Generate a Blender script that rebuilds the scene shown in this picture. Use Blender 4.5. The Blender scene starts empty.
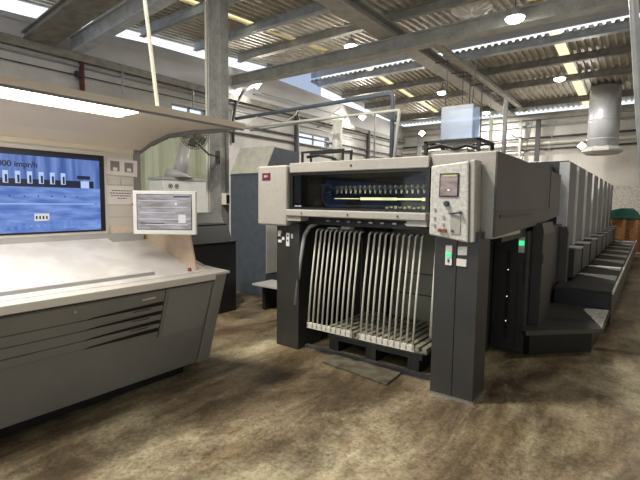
import bpy, bmesh, math, random
from mathutils import Vector, Matrix
random.seed(7)
S = bpy.context.scene
COL = S.collection

# ------------------------------------------------------------------ camera
YAW, PITCH, ROLL = math.radians(36.9), math.radians(-5.0), math.radians(0.7)
fw = Vector((-math.sin(YAW)*math.cos(PITCH), math.cos(YAW)*math.cos(PITCH), math.sin(PITCH)))
rt = Vector((math.cos(YAW), math.sin(YAW), 0)); up = rt.cross(fw)
r2 = rt*math.cos(ROLL)+up*math.sin(ROLL); u2 = -rt*math.sin(ROLL)+up*math.cos(ROLL)
cd = bpy.data.cameras.new('camera'); cam = bpy.data.objects.new('camera', cd); COL.objects.link(cam)
cam.matrix_world = Matrix(((r2.x, u2.x, -fw.x, 0), (r2.y, u2.y, -fw.y, 0), (r2.z, u2.z, -fw.z, 1.65), (0, 0, 0, 1)))
cd.sensor_width = 36; cd.lens = 36*440/640; cd.clip_start = .05; cd.clip_end = 300
S.camera = cam

# ------------------------------------------------------------------ sky, exposure
w = bpy.data.worlds.new('sky'); S.world = w; w.use_nodes = True
w.node_tree.nodes['Background'].inputs[0].default_value = (.86, .93, 1, 1)
w.node_tree.nodes['Background'].inputs[1].default_value = 1.25
S.view_settings.view_transform = 'Standard'; S.view_settings.look = 'None'
S.view_settings.exposure = 0.12; S.view_settings.gamma = 1; S.view_settings.use_curve_mapping = False
LAMP_W = 260          # each high-bay lamp
HOOD_W = 26           # console hood tube
BACK_W = 0

# ------------------------------------------------------------------ materials
def mat(name, c, rough=.5, metal=0, var=.12, scale=6, bump=0, c2=None, lo=.35, hi=.65, detail=5, stretch=(1,1,1), grime=0, spec=.5):
    m = bpy.data.materials.new(name); m.use_nodes = True; nt = m.node_tree; N = nt.nodes; L = nt.links
    b = N['Principled BSDF']; b.inputs['Roughness'].default_value = rough; b.inputs['Metallic'].default_value = metal
    b.inputs['Specular IOR Level'].default_value = spec
    tc = N.new('ShaderNodeTexCoord'); mp = N.new('ShaderNodeMapping'); mp.inputs['Scale'].default_value = stretch
    L.new(tc.outputs['Object'], mp.inputs[0])
    n = N.new('ShaderNodeTexNoise'); n.inputs['Scale'].default_value = scale; n.inputs['Detail'].default_value = detail
    L.new(mp.outputs[0], n.inputs['Vector'])
    r = N.new('ShaderNodeValToRGB'); r.color_ramp.elements[0].position = lo; r.color_ramp.elements[1].position = hi
    if c2 is None: c2 = tuple(x*(1-var*2) for x in c)
    r.color_ramp.elements[0].color = (*c2, 1); r.color_ramp.elements[1].color = (*c, 1)
    L.new(n.outputs['Fac'], r.inputs[0]); out = r.outputs[0]
    if grime:
        n2 = N.new('ShaderNodeTexNoise'); n2.inputs['Scale'].default_value = scale*9; n2.inputs['Detail'].default_value = 3
        L.new(mp.outputs[0], n2.inputs['Vector'])
        r3 = N.new('ShaderNodeValToRGB'); r3.color_ramp.elements[0].position = .35; r3.color_ramp.elements[1].position = .6
        r3.color_ramp.elements[0].color = (1-grime,)*3+(1,); r3.color_ramp.elements[1].color = (1, 1, 1, 1)
        L.new(n2.outputs['Fac'], r3.inputs[0])
        mx = N.new('ShaderNodeMixRGB'); mx.blend_type = 'MULTIPLY'; mx.inputs[0].default_value = 1
        L.new(out, mx.inputs[1]); L.new(r3.outputs[0], mx.inputs[2]); out = mx.outputs[0]
    L.new(out, b.inputs['Base Color'])
    if bump:
        bp = N.new('ShaderNodeBump'); bp.inputs['Strength'].default_value = bump; bp.inputs['Distance'].default_value = .01
        L.new(n.outputs['Fac'], bp.inputs['Height']); L.new(bp.outputs[0], b.inputs['Normal'])
    return m
def emat(name, c, s):
    m = bpy.data.materials.new(name); m.use_nodes = True; b = m.node_tree.nodes['Principled BSDF']
    b.inputs['Base Color'].default_value = (0, 0, 0, 1)
    b.inputs['Emission Color'].default_value = (*c, 1); b.inputs['Emission Strength'].default_value = s
    return m
def clear(name, tint, gloss=.08, rough=.05):
    m = bpy.data.materials.new(name); m.use_nodes = True; nt = m.node_tree; N = nt.nodes; L = nt.links
    N.remove(N['Principled BSDF']); t = N.new('ShaderNodeBsdfTransparent'); t.inputs[0].default_value = (*tint, 1)
    g = N.new('ShaderNodeBsdfGlossy'); g.inputs['Roughness'].default_value = rough
    x = N.new('ShaderNodeMixShader'); x.inputs[0].default_value = gloss
    L.new(t.outputs[0], x.inputs[1]); L.new(g.outputs[0], x.inputs[2]); L.new(x.outputs[0], N['Material Output'].inputs[0])
    return m

M = {}
M['fascia'] = mat('warm_grey_paint', (.41, .385, .345), .45, var=.05, scale=3, grime=.08)
M['pendant'] = mat('speckled_pendant', (.62, .60, .55), .4, var=.15, scale=40)
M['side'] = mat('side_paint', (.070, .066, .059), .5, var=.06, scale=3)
M['dark'] = mat('charcoal_paint', (.036, .035, .032), .42, var=.1, scale=4)
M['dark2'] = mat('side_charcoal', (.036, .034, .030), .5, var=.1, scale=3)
M['black'] = mat('black_paint', (.010, .010, .011), .45, var=.1)
M['cavity'] = mat('black_interior', (.014, .014, .013), .7, var=.2)
M['olive'] = mat('olive_panel', (.34, .33, .25), .6, var=.1, scale=3)
M['bar'] = mat('pale_enamel_bar', (.62, .60, .52), .4, var=.05)
M['unit'] = mat('unit_grey', (.055, .057, .063), .38, var=.1, scale=2, stretch=(1, 1, .3))
M['unit_edge'] = mat('unit_pale_cover', (.60, .62, .64), .35, var=.06)
M['tread'] = mat('tread_plate', (.032, .031, .029), .5, metal=.1, var=.2, scale=60, bump=.5)
M['alu'] = mat('worn_aluminium_plate', (.75, .74, .70), .4, metal=.2, c2=(.25, .245, .22), scale=26)  # pale colour standing in for light falling on the treads
M['steel'] = mat('bare_steel', (.42, .41, .38), .32, metal=.8, var=.1)
M['rustplate'] = mat('worn_steel_plate', (.20, .185, .14), .35, metal=.3, c2=(.10, .085, .055), scale=9)
M['console'] = mat('console_grey', (.235, .23, .222), .45, var=.04, scale=3)
M['console_lid'] = mat('console_side_grey', (.275, .27, .262), .45, var=.04, scale=3)
M['desk'] = mat('desk_top', (.70, .68, .65), .5, c2=(.61, .58, .54), scale=5, lo=.4, hi=.6)
M['cream'] = mat('cream_enamel', (.64, .60, .54), .5, var=.03, scale=2)
M['hood'] = mat('hood_beige', (.74, .66, .54), .55, var=.03, scale=2)
M['ledge'] = mat('ledge_grey', (.40, .39, .38), .4, var=.05)
M['bezel'] = mat('monitor_casing', (.68, .66, .62), .4, var=.02)
M['arch'] = mat('arch_grey', (.22, .21, .20), .5, var=.04)
M['paper'] = mat('paper', (.75, .70, .66), .8, var=.03)
M['ink'] = mat('ink', (.06, .06, .07), .8, var=.02)
M['note'] = mat('yellow_note', (.72, .60, .45), .8, var=.08, scale=20)
M['red'] = mat('red_plastic', (.45, .03, .03), .4, var=.05)
M['maroon'] = mat('maroon_badge', (.16, .012, .03), .35, var=.05)
M['white'] = mat('white_enamel', (.72, .72, .70), .4, var=.03)
M['cab'] = mat('slate_blue_paint', (.075, .090, .112), .42, c2=(.06, .072, .088), scale=8, grime=.2)
M['cabtop'] = mat('olive_grey_cover', (.42, .41, .34), .5, c2=(.34, .34, .29), scale=12, grime=.15)
M['concrete'] = mat('column_concrete', (.27, .27, .25), .8, c2=(.17, .17, .16), scale=5, lo=.3, hi=.6, grime=.25, bump=.2)
M['wall'] = mat('wall_sheet', (.52, .51, .50), .75, c2=(.42, .41, .41), scale=1.2, grime=.06)
M['wallback'] = mat('wall_back_plaster', (.62, .60, .56), .8, c2=(.54, .52, .49), scale=1.0, grime=.05)
M['fasciawall'] = mat('eave_panel', (.62, .62, .66), .6, var=.05, scale=1)
M['green'] = mat('pale_green_sheet', (.50, .53, .40), .5, c2=(.42, .45, .34), scale=2, stretch=(1, 3, .4))
M['roof'] = mat('corrugated_roof', (.64, .60, .53), .5, c2=(.42, .39, .33), scale=2.5, grime=.25)
M['beam'] = mat('grey_beam', (.46, .455, .43), .55, c2=(.34, .335, .31), scale=4, grime=.2)
M['beamlight'] = mat('galvanised_beam', (.60, .64, .70), .45, c2=(.46, .49, .54), scale=5, grime=.15)
M['darkbeam'] = mat('brown_beam', (.29, .275, .25), .6, c2=(.19, .18, .16), scale=5, grime=.2)
M['pipe'] = mat('grey_pipe', (.34, .35, .36), .4, var=.1)
M['bluepipe'] = mat('slate_pipe', (.11, .14, .18), .45, var=.1)
M['whitepipe'] = mat('pale_pipe', (.60, .60, .52), .45, var=.06)
M['darkpipe'] = mat('dark_pipe', (.06, .06, .065), .5, var=.1)
M['rust'] = mat('rust_red_pipe', (.16, .06, .045), .6, var=.2)
M['duct'] = mat('galvanised_duct', (.52, .53, .56), .38, metal=.3, c2=(.42, .43, .47), scale=3, stretch=(1, 1, .3))
M['fan'] = mat('dusty_fan', (.10, .095, .075), .6, var=.2, scale=30)
M['wood'] = mat('orange_wood', (.42, .20, .07), .65, c2=(.22, .10, .04), scale=10, stretch=(1, 1, 4))
M['tarp'] = mat('green_tarp', (.008, .09, .05), .5, c2=(.004, .05, .03), scale=7)
M['pallet'] = mat('black_pallet', (.02, .019, .017), .6, var=.2)
M['pileboard'] = mat('grimy_slats', (.40, .38, .29), .5, c2=(.2, .19, .14), scale=12)
M['orange'] = mat('orange_button', (.25, .06, .015), .4, var=.02)
M['lampglow'] = emat('lamp_glow', (1, .97, .88), 22)
M['tube'] = emat('tube_glow', (1, .95, .86), 7)
M['led'] = emat('green_led', (.05, .85, .30), 1.2)
M['ledstrip'] = emat('yellow_strip_lamp', (.95, .9, .42), 2.4)
M['ledstrip2'] = emat('yellow_dots', (.9, .85, .3), .9)
M['dot'] = emat('white_indicator', (.9, .9, .85), 1.2)
M['glass'] = clear('smoked_glass', (.60, .62, .64), .03)
M['plastic'] = clear('clear_plastic', (.80, .87, .97), .30, .35)
M['amber'] = clear('amber_translucent', (1, .86, .50), .02, .4)

# floor: worn oily concrete
def floor_mat():
    m = bpy.data.materials.new('worn_concrete_floor'); m.use_nodes = True; nt = m.node_tree; N = nt.nodes; L = nt.links
    b = N['Principled BSDF']; tc = N.new('ShaderNodeTexCoord')
    def noise(sc, det, rg, st=(1, 1, 1)):
        mp = N.new('ShaderNodeMapping'); mp.inputs['Scale'].default_value = st; L.new(tc.outputs['Object'], mp.inputs[0])
        n = N.new('ShaderNodeTexNoise'); n.inputs['Scale'].default_value = sc; n.inputs['Detail'].default_value = det
        n.inputs['Roughness'].default_value = rg; L.new(mp.outputs[0], n.inputs['Vector']); return n
    n1 = noise(1.1, 12, .72, (1.5, .6, 1)); n1.inputs['Distortion'].default_value = .6
    r = N.new('ShaderNodeValToRGB'); e = r.color_ramp.elements
    e[0].position = .34; e[0].color = (.040, .029, .016, 1); e[1].position = .72; e[1].color = (.36, .32, .21, 1)
    k = e.new(.47); k.color = (.112, .080, .048, 1); k = e.new(.57); k.color = (.215, .165, .103, 1)
    L.new(n1.outputs['Fac'], r.inputs[0])
    n2 = noise(7, 12, .8, (1.4, .7, 1)); r2_ = N.new('ShaderNodeValToRGB'); e = r2_.color_ramp.elements
    e[0].position = .34; e[0].color = (.68, .68, .66, 1); e[1].position = .64; e[1].color = (1.12, 1.12, 1.1, 1)
    L.new(n2.outputs['Fac'], r2_.inputs[0])
    mx = N.new('ShaderNodeMixRGB'); mx.blend_type = 'MULTIPLY'; mx.inputs[0].default_value = 1
    L.new(r.outputs[0], mx.inputs[1]); L.new(r2_.outputs[0], mx.inputs[2])
    n3 = noise(.8, 4, .6); r4 = N.new('ShaderNodeValToRGB'); e = r4.color_ramp.elements
    e[0].position = .52; e[0].color = (0, 0, 0, 1); e[1].position = .68; e[1].color = (.55, .55, .55, 1)
    L.new(n3.outputs['Fac'], r4.inputs[0])
    m2 = N.new('ShaderNodeMixRGB'); m2.blend_type = 'MULTIPLY'; L.new(r4.outputs[0], m2.inputs[0])
    L.new(mx.outputs[0], m2.inputs[1]); m2.inputs[2].default_value = (.88, .84, .60, 1)
    n5 = noise(.55, 10, .68, (1.2, .7, 1)); n5.inputs['Distortion'].default_value = .4
    r5 = N.new('ShaderNodeValToRGB'); e = r5.color_ramp.elements
    e[0].position = .50; e[0].color = (0, 0, 0, 1); e[1].position = .62; e[1].color = (.8, .8, .8, 1)
    L.new(n5.outputs['Fac'], r5.inputs[0]); m5 = N.new('ShaderNodeMixRGB'); m5.blend_type = 'SCREEN'
    m6 = N.new('ShaderNodeMixRGB'); m6.blend_type = 'MULTIPLY'; m6.inputs[0].default_value = 1; L.new(r2_.outputs[0], m6.inputs[1]); m6.inputs[2].default_value = (.33, .30, .195, 1)
    L.new(r5.outputs[0], m5.inputs[0]); L.new(m2.outputs[0], m5.inputs[1]); L.new(m6.outputs[0], m5.inputs[2])
    n7 = noise(38, 8, .75); r7 = N.new('ShaderNodeValToRGB'); e = r7.color_ramp.elements
    e[0].position = .36; e[0].color = (.55, .55, .53, 1); e[1].position = .54; e[1].color = (1.1, 1.1, 1.1, 1); L.new(n7.outputs['Fac'], r7.inputs[0])
    m7 = N.new('ShaderNodeMixRGB'); m7.blend_type = 'MULTIPLY'; m7.inputs[0].default_value = 1
    L.new(m5.outputs[0], m7.inputs[1]); L.new(r7.outputs[0], m7.inputs[2])
    L.new(m7.outputs[0], b.inputs['Base Color'])
    rr = N.new('ShaderNodeMapRange'); rr.inputs['To Min'].default_value = .22; rr.inputs['To Max'].default_value = .6
    L.new(n2.outputs['Fac'], rr.inputs['Value']); L.new(rr.outputs[0], b.inputs['Roughness'])
    bp = N.new('ShaderNodeBump'); bp.inputs['Strength'].default_value = .25; bp.inputs['Distance'].default_value = .01
    L.new(n2.outputs['Fac'], bp.inputs['Height']); L.new(bp.outputs[0], b.inputs['Normal'])
    return m
M['floor'] = floor_mat()

# monitor picture: horizontal blue bands, emitted by the screen
def screen_mat(name, ca, cb, s, scale, stretch):
    m = bpy.data.materials.new(name); m.use_nodes = True; nt = m.node_tree; N = nt.nodes; L = nt.links
    b = N['Principled BSDF']; b.inputs['Base Color'].default_value = (.01, .01, .012, 1); b.inputs['Roughness'].default_value = .25
    tc = N.new('ShaderNodeTexCoord'); mp = N.new('ShaderNodeMapping'); mp.inputs['Scale'].default_value = stretch
    L.new(tc.outputs['Object'], mp.inputs[0]); n = N.new('ShaderNodeTexNoise'); n.inputs['Scale'].default_value = scale
    n.inputs['Detail'].default_value = 4; L.new(mp.outputs[0], n.inputs['Vector'])
    r = N.new('ShaderNodeValToRGB'); r.color_ramp.elements[0].position = .35; r.color_ramp.elements[1].position = .65
    r.color_ramp.elements[0].color = (*ca, 1); r.color_ramp.elements[1].color = (*cb, 1)
    L.new(n.outputs['Fac'], r.inputs[0]); L.new(r.outputs[0], b.inputs['Emission Color']); b.inputs['Emission Strength'].default_value = s
    return m
M['scr_blue'] = screen_mat('screen_blue', (.035, .095, .34), (.17, .27, .62), .9, 3, (1, 6, .5))
M['scr_grey'] = screen_mat('screen_grey', (.20, .17, .16), (.36, .34, .36), 1, 6, (1, 1, 5))
M['scr_blue2'] = screen_mat('screen_light_blue', (.07, .15, .48), (.20, .33, .72), .9, 3, (1, 1.5, 8))
M['scr_navy'] = emat('screen_navy', (.008, .012, .035), 1)
M['scr_pale'] = emat('screen_pale', (.42, .55, .85), 1)
M['scr_mid'] = emat('screen_mid', (.12, .22, .55), 1)
M['scr_white'] = emat('screen_white', (.62, .62, .6), 1)
M['scr_pink'] = screen_mat('pendant_display', (.16, .11, .09), (.32, .24, .21), 1, 8, (1, 1, 3))
M['scr_yel'] = emat('pendant_display_bar', (.6, .5, .15), 1)

# ------------------------------------------------------------------ mesh helpers (world coordinates)
class MB:
    def __init__(s): s.v = []; s.f = []
    def add(s, vs, fs):
        o = len(s.v); s.v += [Vector(v) for v in vs]; s.f += [tuple(i+o for i in f) for f in fs]; return s
    def box(s, x0, x1, y0, y1, z0, z1):
        return s.add([(x0, y0, z0), (x1, y0, z0), (x1, y1, z0), (x0, y1, z0), (x0, y0, z1), (x1, y0, z1), (x1, y1, z1), (x0, y1, z1)],
                     [(0, 3, 2, 1), (4, 5, 6, 7), (0, 1, 5, 4), (1, 2, 6, 5), (2, 3, 7, 6), (3, 0, 4, 7)])
    def obox(s, c, ax, ay, az, dx, dy, dz):
        c = Vector(c); vs = []
        for k in (-1, 1):
            for i, j in ((-1, -1), (1, -1), (1, 1), (-1, 1)): vs.append(c+ax*i*dx/2+ay*j*dy/2+az*k*dz/2)
        return s.add(vs, [(0, 3, 2, 1), (4, 5, 6, 7), (0, 1, 5, 4), (1, 2, 6, 5), (2, 3, 7, 6), (3, 0, 4, 7)])
    def prism(s, pts, axis, a, b):
        n = len(pts)
        def P(p, t): return {'x': (t, p[0], p[1]), 'y': (p[0], t, p[1]), 'z': (p[0], p[1], t)}[axis]
        vs = [P(p, a) for p in pts]+[P(p, b) for p in pts]
        return s.add(vs, [tuple(range(n))[::-1], tuple(range(n, 2*n))]+[(i, (i+1) % n, n+(i+1) % n, n+i) for i in range(n)])
    def tube(s, pts, r, n=8):
        pts = [Vector(p) for p in pts]; rings = []
        rs = r if isinstance(r, (list, tuple)) else [r]*len(pts)
        t0 = (pts[1]-pts[0]).normalized(); u = t0.orthogonal().normalized()
        for i, p in enumerate(pts):
            if i == 0: t = t0
            elif i == len(pts)-1: t = (pts[i]-pts[i-1]).normalized()
            else: t = ((pts[i+1]-pts[i]).normalized()+(pts[i]-pts[i-1]).normalized()).normalized()
            u = (u-t*u.dot(t)).normalized(); v = t.cross(u)
            rings.append([p+(u*math.cos(2*math.pi*k/n)+v*math.sin(2*math.pi*k/n))*rs[i] for k in range(n)])
        vs = [q for rg in rings for q in rg]; fs = []
        for i in range(len(pts)-1):
            for k in range(n): fs.append((i*n+k, i*n+(k+1) % n, (i+1)*n+(k+1) % n, (i+1)*n+k))
        fs += [tuple(range(n))[::-1], tuple(range((len(pts)-1)*n, len(pts)*n))]
        return s.add(vs, fs)
    def ring(s, c, ax, ay, R, r, n=28, m=6):
        c = Vector(c); az = ax.cross(ay); vs = []; fs = []
        for i in range(n):
            a = 2*math.pi*i/n; d = ax*math.cos(a)+ay*math.sin(a)
            for j in range(m):
                b = 2*math.pi*j/m; vs.append(c+d*(R+r*math.cos(b))+az*r*math.sin(b))
        for i in range(n):
            for j in range(m): fs.append((i*m+j, ((i+1) % n)*m+j, ((i+1) % n)*m+(j+1) % m, i*m+(j+1) % m))
        return s.add(vs, fs)
    def build(s, name, m, parent=None, bevel=0, smooth=False, top=False):
        me = bpy.data.meshes.new(name); o = bpy.data.objects.new(name, me); COL.objects.link(o)
        if parent is not None:
            org = Vector((0, 0, 0)); p = parent
            while p is not None: org += p.location; p = p.parent
            o.parent = parent
        else:
            xs = [v.x for v in s.v]; ys = [v.y for v in s.v]; zs = [v.z for v in s.v]
            org = Vector(((min(xs)+max(xs))/2, (min(ys)+max(ys))/2, min(zs))); o.location = org
        me.from_pydata([v-org for v in s.v], [], s.f); me.update()
        bm = bmesh.new(); bm.from_mesh(me); bmesh.ops.recalc_face_normals(bm, faces=bm.faces); bm.to_mesh(me); bm.free()
        me.materials.append(M[m] if isinstance(m, str) else m)
        if smooth: 
            for p in me.polygons: p.use_smooth = True
        if bevel:
            b = o.modifiers.new('bevel', 'BEVEL'); b.width = bevel; b.segments = 2; b.limit_method = 'ANGLE'
        return o
def B(*a): return MB().box(*a)
def T(pts, r, n=8): return MB().tube(pts, r, n)
def tag(o, label, cat, group=None, kind=None):
    o['label'] = label; o['category'] = cat
    if group: o['group'] = group
    if kind: o['kind'] = kind
    return o
def thing(name, loc, label, cat, group=None):
    o = bpy.data.objects.new(name, None); COL.objects.link(o); o.location = loc; o.empty_display_size = .1
    return tag(o, label, cat, group)
def struct(o, label=None):
    o['kind'] = 'structure'
    if label: o['label'] = label
    return o
X_, Y_, Z_ = Vector((1, 0, 0)), Vector((0, 1, 0)), Vector((0, 0, 1))
def arc(c, a, b, r, t0, t1, n=6):
    c = Vector(c); return [c+(a*math.cos(math.radians(t0+(t1-t0)*i/n))+b*math.sin(math.radians(t0+(t1-t0)*i/n)))*r for i in range(n+1)]

# ------------------------------------------------------------------ shell
XL, YB, XR, YF = -11.0, 22.0, 4.0, -6.0
struct(B(XL-.3, XR, YF, YB+.3, -.2, 0).build('floor', 'floor'), 'worn mottled concrete floor of the press hall')
WT = 5.15
wl = MB()
holes = [(7.6, 8.8, 4.05, 4.36), (13.15, 15.2, 3.86, 4.32)]
ycuts = [YF, 7.6, 8.8, 13.15, 15.2, YB]
wl.box(XL-.25, XL, YF, 7.6, 0, WT); wl.box(XL-.25, XL, 8.8, 13.15, 0, WT); wl.box(XL-.25, XL, 15.2, YB+.25, 0, WT)
for (a, b, c, d) in holes: wl.box(XL-.25, XL, a, b, 0, c).box(XL-.25, XL, a, b, d, WT)
topz = [(YF, 5.0), (4.0, 5.52), (7, 5.78), (12, 5.95), (16, 5.85), (YB, 5.72)]
wl.prism([(YF, WT)]+[(YB+.25, WT), (YB+.25, 5.70)]+topz[::-1], 'x', XL-.25, XL)
struct(wl.build('wall_left', 'wall'), 'grey left wall behind the inspection console')
for i, (a, b, c, d) in enumerate(holes):
    fr = MB()
    for y in (a, (a+b)/2, b-.05): fr.box(XL-.12, XL-.05, y, y+.05, c, d)
    fr.box(XL-.12, XL-.05, a, b, c, c+.04).box(XL-.12, XL-.05, a, b, d-.04, d)
    wf = struct(fr.build('window_%d' % (i+1), 'pipe'), ['narrow bright window behind the console hood', 'bright window high on the left wall beyond the column'][i])
    g = B(XL-.10, XL-.09, a, b, c, d).build('pane', clear('window_pane', (.93, .96, 1), .03), wf)
struct(B(XL-.25, XR, YB, YB+.25, 0, 5.72).build('wall_back', 'wallback'), 'pale far wall behind the printing units')
struct(B(XR, XR+.2, YF, YB, 0, 6.4).build('wall_right', 'wallback'), 'pale right wall')
struct(MB().prism([(YF, 5.02), (YB, 5.02)]+topz[::-1], 'x', XL, XL+.06).build('trim_1', 'fasciawall'), 'pale eave panel along the left wall top')
struct(B(XL, XL+.16, YF, YB, 4.84, 5.02).build('trim_2', 'darkbeam'), 'dark horizontal rail under the left eave panel')
struct(B(-2.0, XR, YB-.03, YB, 0, 2.45).build('trim_3', mat('brick_white', (.60, .58, .55), .8, c2=(.42, .41, .39), scale=18, lo=.4, hi=.55)), 'rough pale brick lower part of the far wall')

# corrugated roof (ribs run away from the camera)
def corrugated(x0, x1, za, ya, zb, yb, pitch=.20, dep=.065):
    m = MB(); n = int(round((x1-x0)/pitch)); p = (x1-x0)/n; prof = []
    for i in range(n):
        x = x0+i*p; prof += [(x, 0), (x+p*.30, 0), (x+p*.42, dep), (x+p*.88, dep)]
    prof.append((x1, 0)); vs = []; fs = []
    for (x, z) in prof: vs += [(x, ya, za+z), (x, yb, zb+z)]
    for i in range(len(prof)-1): fs.append((2*i, 2*i+1, 2*i+3, 2*i+2))
    return m.add(vs, fs)
def zn(y): return 6.23+.062*(y-8.4)
def zf(y): return 6.47-.070*(y-14.4)
ST = [(-8.75, -8.50), (-2.65, -2.35)]
xs = [XL-.4, -8.75, -8.50, -2.65, -2.35, XR+.2]
first = None
ce = MB()
for a, b in ((xs[0], xs[1]), (xs[2], xs[3]), (xs[4], xs[5])):
    for (za, ya, zb, yb) in ((zn(YF), YF, zn(11.95), 11.95), (zf(14.35), 14.35, zf(YB+.5), YB+.5)):
        t = corrugated(a, b, za, ya, zb, yb); ce.add(t.v, t.f)
# ridge monitor roof and end
t = corrugated(XL-.4, XR+.2, 7.45, 11.5, 7.45, 14.6); ce.add(t.v, t.f)
struct(ce.build('ceiling', 'roof'), 'corrugated sheet roof')
struct(B(XL-.05, XL, 11.5, 14.6, 5.9, 7.45).build('trim_6', clear('translucent_sheet', (.62, .66, .74), .05, .5)), 'translucent pale gable end of the roof ridge')
struct(B(XL-.3, XR, 11.75, 11.80, zn(11.7)+.05, 7.45).build('trim_4', 'fasciawall'), 'near upstand of the roof ridge')
struct(B(XL-.3, XR, 14.32, 14.38, 6.60, 7.45).build('trim_5', 'fasciawall'), 'pale upstand panel of the roof ridge above the light slit')
def strip(a, b, y0, y1, zfun, label):
    t = corrugated(a, b, zfun(y0), y0, zfun(y1), y1, pitch=.125, dep=.03)
    o = t.build('skylight_strip', 'amber'); return tag(o, label, 'skylight', None)
strip(*ST[0], YF, 11.95, zn, 'long narrow amber skylight strip in the near roof slope, left of the main girder')
strip(*ST[0], 14.35, YB+.5, zf, 'narrow amber skylight strip in the far roof slope, left of the main girder')
strip(*ST[1], YF, 11.95, zn, 'narrow amber skylight strip in the near roof slope, right of the main girder')
strip(*ST[1], 14.35, YB+.5, zf, 'wide glowing amber skylight strip above the round duct')

# purlins and beams
def purlin(y, zb, label, m='beam', d=.22, wd=.10, x0=XL, x1=XR):
    b = MB().box(x0, x1, y, y+.03, zb, zb+d).box(x0, x1, y-wd/2, y+wd, zb, zb+.02).box(x0, x1, y-wd/2, y+wd, zb+d-.02, zb+d)
    return tag(b.build('roof_purlin', m), label, 'beam', 'steel purlins under the corrugated roof')
for y, l in ((6.7, 'galvanised roof purlin passing the top of the concrete column'), (8.4, 'roof purlin second nearer than the heavy cross beam'), (10.1, 'roof purlin just nearer than the heavy cross beam')):
    purlin(y, zn(y)-.23, l, 'beamlight' if y < 9 else 'beam')
purlin(14.4, 6.24, 'pale purlin directly below the bright ridge slit', 'beamlight', .2, .14)
for y, l in ((16.1, 'first roof purlin beyond the bright ridge slit'), (18.0, 'roof purlin beyond the ridge slit, second of three brown ones'), (20.75, 'farthest brown roof purlin in front of the far wall')):
    purlin(y, zf(y)-.23, l, 'darkbeam')
tag(B(XL, XR, 21.75, 21.98, 5.42, 5.60).build('eaves_beam', 'beam'), 'grey beam along the top of the far wall', 'beam')
tag(MB().box(XL, XR, 9.76, 10.08, 5.28, 5.32).box(XL, XR, 9.80, 10.04, 5.32, 5.56).box(XL, XR, 9.76, 10.08, 5.56, 5.60).build('cross_beam', 'beam'), 'heavy grey cross beam spanning the hall below the ridge, in front of the main girder', 'beam')
# main girder along the hall
tag(MB().box(-5.58, -5.14, 1.5, 21.7, 5.61, 5.65).box(-5.42, -5.30, 1.5, 21.7, 5.65, 5.86).box(-5.58, -5.14, 1.5, 21.7, 5.84, 5.88).build('main_girder', 'beam'), 'deep grey main girder running along the whole hall above the press', 'beam')
tag(MB().box(-4.95, -4.75, 10.6, 21.7, 5.80, 5.90).build('cable_tray', 'beam'), 'narrow grey tray running beside the main girder toward the far wall', 'cable tray')
def slopebeam(name, y0, y1, za, zb, d, m, label):
    b = MB().prism([(XL, za), (-5.6, zb), (-5.6, zb+d), (XL, za+d)], 'y', y0+.06, y1-.06)
    b.prism([(XL, za-.03), (-5.6, zb-.03), (-5.6, zb), (XL, za)], 'y', y0, y1); b.prism([(XL, za+d), (-5.6, zb+d), (-5.6, zb+d+.03), (XL, za+d+.03)], 'y', y0, y1)
    return tag(b.build(name, m), label, 'beam')
slopebeam('sloping_beam', 4.88, 5.12, 5.03, 5.42, .30, 'beamlight', 'pale blue-grey sloping girder meeting the left wall above the red pipe')
slopebeam('sloping_beam', 3.9, 4.5, 5.02, 5.50, .12, 'darkbeam', 'wide dark sloping beam in the upper left, nearer than the blue-grey girder')

# concrete column with conduit, switch box and fan
c = thing('concrete_column', (-6.5, 5.5, 0), 'tall grey concrete column left of the slate blue cabinet', 'column')
MB().box(-6.66, -6.34, 5.40, 5.60, 0, 5.78).build('shaft', 'concrete', c, bevel=.01)
MB().box(-6.84, -6.66, 5.46, 5.52, 0, 5.9).build('side_flange', 'cream', c)
T([(-6.75, 5.42, 1.0), (-6.75, 5.42, 5.7)], .022).build('conduit', 'whitepipe', c)
T([(-6.32, 5.5, 1.8), (-6.32, 5.5, 3.0)], .012).build('thin_cable', 'darkpipe', c)
sb = thing('switch_box', (-6.28, 5.45, 1.57), 'small cream switch box with black side on the concrete column', 'switch box')
B(-6.34, -6.22, 5.41, 5.50, 1.57, 1.78).build('housing', 'cream', sb, bevel=.005)
B(-6.22, -6.21, 5.42, 5.49, 1.60, 1.75).build('cover', 'black', sb)
fc = Vector((-6.12, 4.66, 2.72)); fn = (Vector((0, 0, 1.4))-fc).normalized(); fx = fn.cross(Z_).normalized(); fy = fx.cross(fn)
f = thing('wall_fan', fc, 'dusty round wall fan mounted at the column beside the hood', 'fan')
cg = MB()
for R_, off in ((.23, 0), (.20, .04), (.15, .065), (.10, .075), (.05, .08), (.23, -.03), (.19, -.07)): cg.ring(fc+fn*off, fx, fy, R_, .005, 28, 5)
for k in range(40):
    a = 2*math.pi*k/40; d = fx*math.cos(a)+fy*math.sin(a)
    cg.tube([fc+fn*.08+d*.03, fc+fn*.065+d*.15, fc+d*.23, fc-fn*.07+d*.18, fc-fn*.09+d*.05], .004, 4)
cg.build('cage', 'fan', f)
bl = MB()
for k in range(5):
    a = 2*math.pi*k/5
    ps = []
    for rr_, da in ((.03, -.3), (.12, -.55), (.20, -.35), (.21, .25), (.13, .45), (.03, .3)):
        d = fx*math.cos(a+da)+fy*math.sin(a+da); ps.append(fc+d*rr_+fn*.03*da)
    q = [p-fn*.006 for p in ps]
    bl.add(ps+q, [tuple(range(6)), tuple(range(6, 12))[::-1]]+[(i, (i+1) % 6, 6+(i+1) % 6, 6+i) for i in range(6)])
bl.build('blades', 'fan', f)
T([fc-fn*.12, fc-fn*.02, fc+fn*.04, fc+fn*.05], [.06, .065, .045, .02], 14).build('motor', 'fan', f, smooth=True)
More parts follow.
